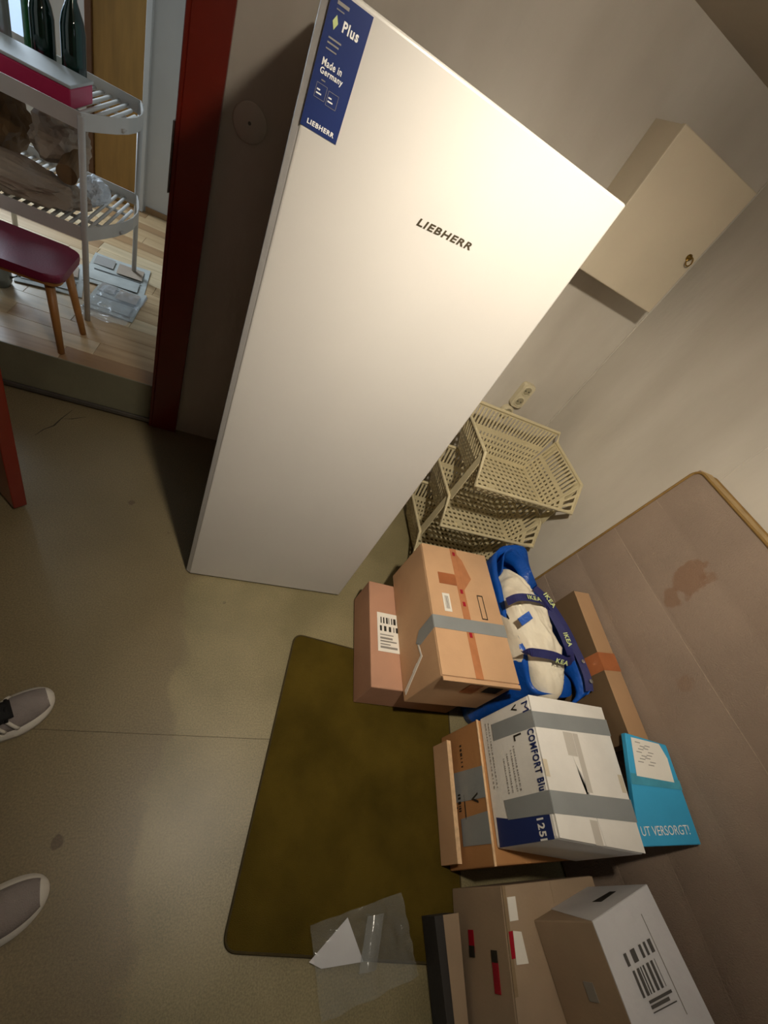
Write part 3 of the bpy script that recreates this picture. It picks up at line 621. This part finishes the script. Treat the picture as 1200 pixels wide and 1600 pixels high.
core = [(MX(0) + .014, yl(0) - MT_L, .002), (MX(0) + MT_T, yl(0) - MT_L, .002), (MX(0) + MT_T, yl(0), .002), (MX(0) + .014, yl(0), .002), (MX(MT_H) + .014, yl(MT_H) - MT_L, MT_H), (MX(MT_H) + MT_T, yl(MT_H) - MT_L, MT_H), (MX(MT_H) + MT_T, yl(MT_H), MT_H), (MX(MT_H) + .014, yl(MT_H), MT_H)]
bm = bmesh.new(); add_hex(bm, core); bevel(bm, .004, 2); wobj('border_band', bm, 'band', mtl)
for dx in (.010, MT_T - .006):
    pts = []; r = .03
    for k in range(13): t = k / 12; pts.append((t,))
    path = [(yl(.02), .02), (yl(.5), .5), (yl(MT_H - r), MT_H - r)] + [(yl(MT_H) - r + r * math.cos(a), MT_H - r + r * math.sin(a)) for a in [PI / 2 * k / 6 for k in range(1, 7)]] + [(yl(MT_H) - 1, MT_H), (yl(MT_H) - MT_L + .01, MT_H)]
    wobj('piping', tube([(MX(z) + dx, y, z) for y, z in path], .0045, 8), 'piping', mtl)
for z in seams:
    pts = [(mf(u, (z - .012) / (MT_H - .012)).x - .0005, mf(u, 0).y * 0 + yl(z) - .004 - (MT_L - .008) * u, z - .004 * math.sin(9 * u)) for u in [k / 40 for k in range(41)]]
    wobj('seam', tube(pts, .001, 5), 'thread', mtl)

# ================================================================ BLUE BAG, PILLOW
bg = thing('shopping_bag', 'big blue woven shopping bag with navy straps behind the taped carton', 'bag', (1.2, -.25, 0))
def bagring(z, t, inset=0):
    out = []; n = 56
    for k in range(n):
        a = 2 * PI * k / n; e = .45
        cx, cy = math.cos(a), math.sin(a); sx = abs(cx) ** e * (1 if cx > 0 else -1); sy = abs(cy) ** e * (1 if cy > 0 else -1)
        rx, ry = .098 + .006 * t, .275 + .012 * t
        x = 1.205 + sx * (rx - inset); y = -.238 + sy * (ry - inset)
        p = Vector((x, y, z)); d = mnoise.noise(Vector((x * 7, y * 7, z * 6))) * .012 * t
        x += d * sx; y += d * sy; zz = z + (mnoise.noise(Vector((x * 9, y * 9, 3))) * .03 + .045 * max(0, sy) ** 3 - .01) * max(0, (t - .8) * 5)
        x -= .02 * max(0, -sy) ** 4 * (1 if sx < 0 else 0)
        x = min(x, 1.281 + .06 * zz)
        out.append(Vector((x, y, zz)))
    return out
bm = bmesh.new(); rings = []
for i in range(13): t = i / 12; rings.append([bm.verts.new(p) for p in bagring(.0055 + .43 * t, t)])
for i in range(10, 6, -1): t = i / 12; rings.append([bm.verts.new(p) for p in bagring(.0055 + .43 * t, t, .004)])
for Aa, Bb in zip(rings, rings[1:]):
    for k in range(len(Aa)): bm.faces.new((Aa[k], Aa[(k + 1) % len(Aa)], Bb[(k + 1) % len(Aa)], Bb[k]))
bm.faces.new(rings[0][::-1]); bm.faces.new(rings[-1])
wobj('bag_body', bm, 'bluebag', bg, True)
# crumpled blue folds standing at the back and at the front right
def fold(pts, wdt, name='bag_fold'):
    bm = bmesh.new(); n = len(pts)
    def ff(u, v):
        i = min(int(u * (n - 1)), n - 2); t = u * (n - 1) - i; p = Vector(pts[i]).lerp(Vector(pts[i + 1]), t)
        h = wdt * (.75 + .35 * math.sin(u * 5 + 1)); q_ = p + Vector((.012 * math.sin(v * 3 + u * 6), .008 * math.cos(v * 4 + u * 3), -h + h * v)); return q_
    add_grid(bm, ff, 18, 6); solid(bm, .002); return wobj(name, bm, 'bluebag', bg, True)
fold([(1.11, -.07, .455), (1.15, .01, .475), (1.19, .03, .49), (1.25, .015, .455), (1.295, -.03, .43), (1.30, -.12, .42)], .13)
fold([(1.285, -.22, .44), (1.288, -.32, .46), (1.292, -.40, .475), (1.298, -.46, .485), (1.30, -.52, .48), (1.28, -.545, .47)], .14)
pw = thing('pillow', 'cream white pillow stuffed into the blue bag', 'pillow', (1.16, -.29, .2))
bm = bmesh.new(); bmesh.ops.create_icosphere(bm, subdivisions=5, radius=1)
for v in bm.verts:
    c = v.co.copy(); s = Vector([abs(k) ** .8 * (1 if k > 0 else -1) for k in c])
    x, y, z = s.x * .076, s.y * .262, s.z * .135
    taper = 1 - .45 * max(0, s.y) ** 1.5; x *= taper; z *= 1 - .12 * max(0, s.y) ** 2
    wr_ = mnoise.noise(Vector((x * 22, y * 9, z * 14))) * .014 + abs(mnoise.noise(Vector((x * 34 + y * 20, y * 10, z * 8)))) * -.034
    k = 1 + wr_ / .12
    v.co = Vector((1.168 + x * k + .015 * (s.y < 0) * abs(s.y) , -.285 + y, .375 + z * k))
wobj('pillow_cover', bm, 'pillow', pw, True)
lb = wobj('care_label', slab([(1.068, -.298, .483), (1.105, -.278, .5085), (1.112, -.305, .5085), (1.075, -.325, .485)], (-.3, 0, 1), .003), 'bluebag', pw)
def ribbon(pts, wid, name, par, m='strap', nrm=(0, 0, 1)):
    pts = [Vector(p) for p in pts]; bm = bmesh.new(); L_ = []; N = len(pts); fine = []
    for i in range(N - 1):
        p0, p1, p2, p3 = pts[max(i - 1, 0)], pts[i], pts[i + 1], pts[min(i + 2, N - 1)]
        for k in range(6):
            t = k / 6; fine.append(.5 * ((2 * p1) + (p2 - p0) * t + (2 * p0 - 5 * p1 + 4 * p2 - p3) * t * t + (3 * p1 - p0 - 3 * p2 + p3) * t ** 3))
    fine.append(pts[-1])
    rows = []
    for i, p in enumerate(fine):
        t = (fine[min(i + 1, len(fine) - 1)] - fine[max(i - 1, 0)]).normalized(); n_ = nrm[min(int(i / 6), len(nrm) - 1)] if isinstance(nrm, list) else nrm
        s = Vector(n_).cross(t).normalized() * wid / 2; rows.append((bm.verts.new(p - s), bm.verts.new(p + s)))
    for a, b in zip(rows, rows[1:]): bm.faces.new((a[0], a[1], b[1], b[0]))
    solid(bm, .0022)
    return wobj(name, bm, m, par, False)
ribbon([(1.062, -.225, .468), (1.08, -.225, .505), (1.12, -.23, .523), (1.17, -.232, .52), (1.21, -.235, .50), (1.235, -.265, .488)], .030, 'strap', bg)
ribbon([(1.195, -.165, .50), (1.225, -.205, .503), (1.255, -.26, .50), (1.275, -.32, .497), (1.288, -.38, .492)], .030, 'strap', bg, nrm=(-.35, 0, 1))
ribbon([(1.235, -.25, .495), (1.252, -.32, .493), (1.256, -.39, .49), (1.235, -.435, .497), (1.19, -.452, .512), (1.13, -.438, .516), (1.075, -.42, .49), (1.065, -.41, .46)], .028, 'strap', bg, nrm=[(-.5, 0, 1), (-.5, 0, 1), (-.4, -.3, 1), (0, -.8, 1), (0, -1, 1), (0, -1, 1), (0, -.8, 1)])
ribbon([(1.285, -.37, .493), (1.29, -.43, .492), (1.294, -.49, .486), (1.297, -.53, .47)], .026, 'strap', bg, nrm=(-.5, 0, 1))
text('lettering', 'IKEA', bg, (1.103, -.240, .5295), (1, -.02, -.03), (.02, 1, 0), .017, 'lime', .066, .03, off=bg.location)
text('lettering', 'IKEA', bg, (1.215, -.195, .5105), (.45, -.9, -.05), (.9, .42, .32), .018, 'lime', .060, .03, off=bg.location)
text('lettering', 'IKEA', bg, (1.25, -.34, .4985), (.05, -1, -.05), (1, .05, .45), .016, 'lime', .05, .03, off=bg.location)
text('lettering', 'KEA', bg, (1.128, -.462, .5185), (1, -.12, -.06), (.1, .7, .7), .015, 'lime', .055, .03, off=bg.location)
for p in ((1.292, -.44, .497), (1.297, -.505, .491)): wobj('metal_eyelet', lathe([(.007, 0), (.007, .003), (.004, .004)], p, 12), 'foil', bg)

# ================================================================ PLASTIC FILM
pf = thing('plastic_bag', 'crumpled clear plastic bag with grey paper on the lower rug edge', 'bag', (.62, -1.06, .006))
def pfm(u, v):
    x = .50 + .27 * u - .03 * v; y = -1.15 + .165 * v + .03 * u
    return Vector((x, y, .012 + .018 * abs(mnoise.noise(Vector((x * 25, y * 25, 1)))) + .012 * math.sin(u * 9 + v * 2) ** 2))
bm = bmesh.new(); add_grid(bm, pfm, 30, 20); wobj('film', bm, 'film', pf, True)
wobj('grey_paper', slab([(.473, -1.050, .0075), (.505, -1.066, .0075), (.618, -1.072, .008), (.580, -.985, .008)], (0, 0, 1), .0008), 'greycard', pf)
bm = bmesh.new(); add_grid(bm, lambda u, v: Vector((.60 + .05 * u + .035 * v, -1.09 + .10 * v, .016 + .012 * math.sin(PI * u))), 6, 10); wobj('film_fold', bm, mat('milky_film', '#a9aba6', .15, .05, 10, .3, 20, alpha=.45), pf, True)

# ================================================================ SHOES (person at the left edge)
pr = thing('person', 'person standing at left edge, only pale grey sneakers with black laces showing', 'person', (-.42, -.68, 0))
def shoe(toe, d, side):
    d = Vector((d[0], d[1], 0)).normalized(); s_ = Vector((-d.y, d.x, 0)); toe = Vector((toe[0], toe[1], 0)); Ls = .285
    def outline(t): # t 0 toe .. 1 heel : half widths left/right
        w_ = .052 * (1 - (1 - min(t / .30, 1)) ** 2.4) ** .5 if t < .3 else .052 - .012 * math.sin((t - .3) / .7 * PI) - .010 * max(0, (t - .75) / .25) ** 2
        if t > .93: w_ *= max(.15, 1 - ((t - .93) / .07) ** 2 * .8)
        return w_
    def hgt(t): return .040 + .035 * min(1, t / .45) ** 1.2 + .030 * max(0, (t - .55) / .45)
    N = 30
    C0 = lambda t: toe - d * Ls * t + s_ * side * .012 * math.sin(PI * min(t * 1.2, 1))
    # sole
    bm = bmesh.new(); lo, hi, h2 = [], [], []
    ring = [((k / N) ** 1.9, 1) for k in range(N + 1)] + [((1 - k / N) ** 1.9, -1) for k in range(1, N)]
    for (t, sg) in ring:
        c = C0(t); w_ = outline(t) if 0 < t else .004
        lo.append(bm.verts.new(c + s_ * sg * w_ * .97 + Vector((0, 0, .0005)))); hi.append(bm.verts.new(c + s_ * sg * w_ * 1.02 + Vector((0, 0, .022)))); h2.append(bm.verts.new(c + s_ * sg * w_ * .74 - d * .013 * max(0, 1 - t / .3) + Vector((0, 0, .038))))
    n = len(ring)
    for a, b in ((lo, hi), (hi, h2)):
        for k in range(n): bm.faces.new((a[k], a[(k + 1) % n], b[(k + 1) % n], b[k]))
    bm.faces.new(lo[::-1]); bm.faces.new(h2); so = wobj('sole', bm, 'shoerim', pr, True)
    # upper
    bm = bmesh.new()
    def uf(u, v):
        t = .05 + .92 * u; a = PI * v; w_ = outline(t) * .80; h = hgt(t); cs, sn = math.cos(a), math.sin(a)
        return C0(t) + s_ * cs * w_ + Vector((0, 0, .026 + (h - .020) * max(0, sn) ** .7))
    add_grid(bm, uf, 36, 20); up_ = wobj('upper', bm, 'shoemesh', pr, True)
    for k in range(4):                                   # side stripes
        for sg in (1, -1):
            t0 = .34 + .085 * k; pts = []
            for j in range(7):
                a = .15 + (.95) * j / 6; t = t0 - .05 + .07 * j / 6; w_ = outline(t) * .82; pts.append(C0(t) + s_ * sg * w_ * math.cos(a) + Vector((0, 0, .028 + (hgt(t) - .019) * math.sin(a) ** .7)))
            wobj('side_stripe', tube(pts, .0042, 6), 'shoerim', pr, True)
    bm = bmesh.new()                                     # black tongue and laces
    def tf(u, v):
        t = .30 + .36 * u; w_ = .022; return C0(t) + s_ * (v - .5) * 2 * w_ + Vector((0, 0, hgt(t) + .009 + .004 * math.sin(v * PI)))
    add_grid(bm, tf, 10, 6); solid(bm, .006); tg = wobj('tongue', bm, 'black', pr, True)
    for k in range(6):
        t = .32 + .055 * k; sg = 1 if k % 2 else -1
        wobj('lace', tube([C0(t) - s_ * .028 * sg + Vector((0, 0, hgt(t) + .008)), C0(t + .015) + Vector((0, 0, hgt(t) + .019)), C0(t + .03) + s_ * .028 * sg + Vector((0, 0, hgt(t) + .008))], .0045, 6), 'black', pr, True)
    c = C0(.74); bm = bmesh.new()
    for_ = [(c + Vector((0, 0, .07)), .055), (c + Vector((-.005, 0, .16)), .058), (c + Vector((-.005, 0, .30)), .068), (c + Vector((0, 0, .46)), .075)]
    add_tube(bm, [p for p, r in for_], [r for p, r in for_], 16); wobj('trouser_leg', bm, 'trouser', pr, True)
shoe((-.247, -.441), (.86, .52), -1)
shoe((-.121, -.843), (.93, .30), -1)

# ================================================================ HALL: TROLLEY AND ITS LOAD
tr = thing('kitchen_trolley', 'white enamelled tiered trolley with rounded end standing in the hall', 'trolley', (-.85, 1.42, .2)); to_ = tr.location
FRp, BRp, FLp, BLp = (-.633, 1.112), (-.60, 1.72), (-1.12, 1.112), (-1.12, 1.72)
T = lambda bm, n, sm=False: obj(n, bm, 'trolley', tr, sm, off=to_)
for (x, y) in (FRp, BRp, FLp, BLp): T(tube([(x, y, .2005), (x, y, .935)], .011, 10), 'post', True)
for zt in (.535, .895):
    out = [FLp, FRp]
    for k in range(1, 8):
        t = k / 8; out.append((FRp[0] + (BRp[0] - FRp[0]) * t + .075 * math.sin(PI * t), FRp[1] + (BRp[1] - FRp[1]) * t))
    out += [BRp, BLp]; n = len(out); bm = bmesh.new()
    cxy = Vector((-.86, 1.41))
    for i in range(n):
        a, b = Vector(out[i]), Vector(out[(i + 1) % n]); ai, bi = a.lerp(cxy, .012), b.lerp(cxy, .012)
        add_hex(bm, [(a.x, a.y, zt), (b.x, b.y, zt), (bi.x, bi.y, zt), (ai.x, ai.y, zt), (a.x, a.y, zt + .05), (b.x, b.y, zt + .05), (bi.x, bi.y, zt + .05), (ai.x, ai.y, zt + .05)])
    T(bm, 'tray_rim'); bm = bmesh.new()
    x = -1.10
    while x < -.545:
        y0, y1 = FRp[1] + .006, FRp[1] + .602
        if x > -.62: tt = (x + .62) / .075; y0 += .15 * tt + .06; y1 -= .15 * tt + .06
        add_tube(bm, [(x, y0, zt + .012), (x, y1, zt + .012)], .007, 6); x += .03
    T(bm, 'tray_slats', True)
    bm = bmesh.new(); add_box(bm, -1.11, -.60, FRp[1] + .18, FRp[1] + .20, zt + .0, zt + .006); add_box(bm, -1.11, -.60, FRp[1] + .42, FRp[1] + .44, zt, zt + .006); T(bm, 'tray_bar')
gb = thing('gift_box', 'flat pink sided box with grey-white lid on the trolley top', 'box', (-.88, 1.31, .915))
wobj('tray', box(-1.09, -.69, 1.20, 1.42, .9145, .972, .004), 'pink', gb); wobj('lid', box(-1.092, -.687, 1.198, 1.423, .9725, .982, .003), 'lid', gb)
bot = [(.0, 0), (.036, 0), (.038, .01), (.038, .17), (.032, .20), (.015, .245), (.0135, .30), (.0155, .302), (.0155, .315), (.0, .315)]
def bottle(x, y, m, label, sc=1):
    b = thing('bottle', label, 'bottle', (x, y, .9145), 0, 'bottles on the trolley')
    obj('glass', lathe([(max(r, .002) * sc, z * sc) for r, z in bot], (0, 0, 0), 20), m, b, True)
    obj('cap', lathe([(.0165 * sc, .295 * sc), (.0165 * sc, .319 * sc)], (0, 0, 0), 14), 'foil', b)
bottle(-.765, 1.48, 'darkglass', 'dark bottle on trolley, rightmost beside the wood door')
bottle(-.865, 1.50, 'darkglass', 'dark green bottle on trolley, second from the right', .95)
bottle(-.915, 1.58, 'greenglass', 'bright green glass bottle on trolley, second from the left')
bottle(-1.0, 1.50, 'jug', 'clear pale bottle on trolley, leftmost by the window')
def crumple(name, label, cat, c, rad, m, seed, amp=.3, sub=4, sq=1):
    t = thing(name, label, cat, (c[0], c[1], c[2] - rad[2]))
    bm = bmesh.new(); bmesh.ops.create_icosphere(bm, subdivisions=sub, radius=1)
    for v in bm.verts:
        p = v.co.copy(); n_ = mnoise.noise(p * 1.7 + Vector((seed, 0, 0))) * amp + abs(mnoise.noise(p * 4 + Vector((0, seed, 0)))) * amp * .7
        k = 1 + n_; z = p.z * rad[2] * k; z = max(z, -rad[2]); v.co = Vector((c[0] + p.x * rad[0] * k, c[1] + p.y * rad[1] * k, c[2] + z))
    wobj('crumpled_paper', bm, m, t); return t
crumple('paper_bag', 'crumpled brown paper bag on the trolley middle shelf, upper one', 'bag', (-.81, 1.44, .755), (.095, .13, .085), 'kraftpaper', 3, .35)
crumple('paper_bag', 'flattened grey-brown paper bag hanging over the trolley middle shelf, lower one', 'bag', (-.88, 1.27, .612), (.20, .12, .055), 'kraftpaper', 9, .3)
crumple('paper_ball', 'crumpled white paper on the trolley middle shelf beside the post', 'paper', (-.705, 1.47, .600), (.045, .09, .045), 'whitepaper', 5, .4)
crumple('paper_bag', 'dark crumpled paper behind the paper bags on the trolley shelf', 'bag', (-1.03, 1.46, .73), (.10, .14, .12), 'tube', 12, .35)
tb = thing('paper_tube', 'brown cardboard tube end poking from the paper on trolley', 'tube', (-.725, 1.235, .70))
obj('roll', tube([(0, 0, 0), (-.03, .22, .03)], .034, 20), 'tube', tb)
# newspapers on the hall floor
def newspaper(c, rot, z, label, sx=.25, sy=.34):
    p = thing('newspaper', label, 'newspaper', (c[0], c[1], z), rot, 'newspapers on the hall floor')
    bm = bmesh.new(); add_grid(bm, lambda u, v: Vector(((u - .5) * sx, (v - .5) * sy, .004 + .003 * math.sin(u * 4 + v * 3))), 8, 10); solid(bm, .004); obj('sheets', bm, 'news', p)
    for (u0, v0, u1, v1, m) in ((-.45, .1, -.12, .40, 'inkgrey'), (-.05, .02, .40, .36, 'kraftpaper'), (-.42, -.40, .38, -.10, 'news'), (-.4, -.08, .4, -.05, 'ink')):
        obj('printed_block', slab([(u0 * sx, v0 * sy, .0085), (u1 * sx, v0 * sy, .0085), (u1 * sx, v1 * sy, .0085), (u0 * sx, v1 * sy, .0085)], (0, 0, 1), .0006), m, p)
newspaper((-.645, 1.62), .12, .2022, 'folded newspaper with picture blocks on the hall floor below trolley, farthest one', .26, .34)
newspaper((-.585, 1.36), .02, .2022, 'folded newspaper under clear wrapping on the hall floor, nearest the doorway', .20, .30)
newspaper((-.86, 1.40), .25, .2022, 'folded newspaper on the hall floor behind the stool legs', .24, .32)
pb = thing('plastic_wrap', 'crumpled clear wrapping over the newspapers on the hall floor', 'wrapping', (-.575, 1.25, .205))
def pwf(u, v):
    x = -.68 + .19 * u + .02 * v; y = 1.10 + .33 * v + .02 * u; return Vector((x, y, .219 + .022 * abs(mnoise.noise(Vector((x * 22, y * 22, 4))))))
bm = bmesh.new(); add_grid(bm, pwf, 24, 30); wobj('film', bm, mat('wrap_film', '#cfd6da', .12, .02, 8, .5, 20, alpha=.35), pb, True)
# stool
sl = thing('stool', 'small stool with maroon upholstered seat and honey wooden legs in doorway', 'stool', (-.82, .94, .2))
sq_ = [Vector((-1.06, .80, 0)), Vector((-.615, .80, 0)), Vector((-.628, 1.07, 0)), Vector((-1.06, 1.07, 0))]
rs = rounded(sq_, .05)
def seat(z0, z1, r): bm = slab([p + Vector((0, 0, z0)) for p in rs], (0, 0, 1), z1 - z0); bmesh.ops.bevel(bm, geom=[e for e in bm.edges if abs(e.verts[0].co.z - e.verts[1].co.z) < 1e-5], offset=r, segments=3, affect='EDGES', profile=.5); return bm
wobj('seat', seat(.482, .512, .009), 'maroon', sl); wobj('seat_board', slab([p * .96 + Vector((-.82, .94, 0)) * .04 + Vector((0, 0, .470)) for p in rs], (0, 0, 1), .0118), 'stoolwood', sl)
for (a, b) in (((-.632, .812), (-.668, .852)), ((-.613, .993), (-.662, 1.0)), ((-1.08, .80), (-1.02, .852)), ((-1.08, 1.05), (-1.02, 1.0))):
    wobj('leg', tube([(a[0], a[1], .2008), (b[0], b[1], .4695)], [.0115, .0165], 12), 'stoolwood', sl, True)
# jug and cable under the stool
jg = thing('plastic_jug', 'cloudy plastic jug on the hall floor behind the stool', 'jug', (-.98, 1.17, .2005))
obj('vessel', lathe([(.05, 0), (.055, .02), (.055, .12), (.03, .16), (.022, .19), (.022, .2)], (0, 0, 0), 20), 'jug', jg, True); obj('jug_handle', tube([(.05, 0, .13), (.085, 0, .12), (.085, 0, .06), (.053, 0, .04)], .007, 8), 'jug', jg, True)
cbl = tag(obj('cable', tube([(-1.0, .86, .204), (-.90, .835, .204), (-.85, .80, .204), (-.825, .778, .204), (-.82, .762, .19), (-.822, .760, .15)], .003, 6), 'black', None, True), 'thin black cable lying over the step edge at far left', 'cable')
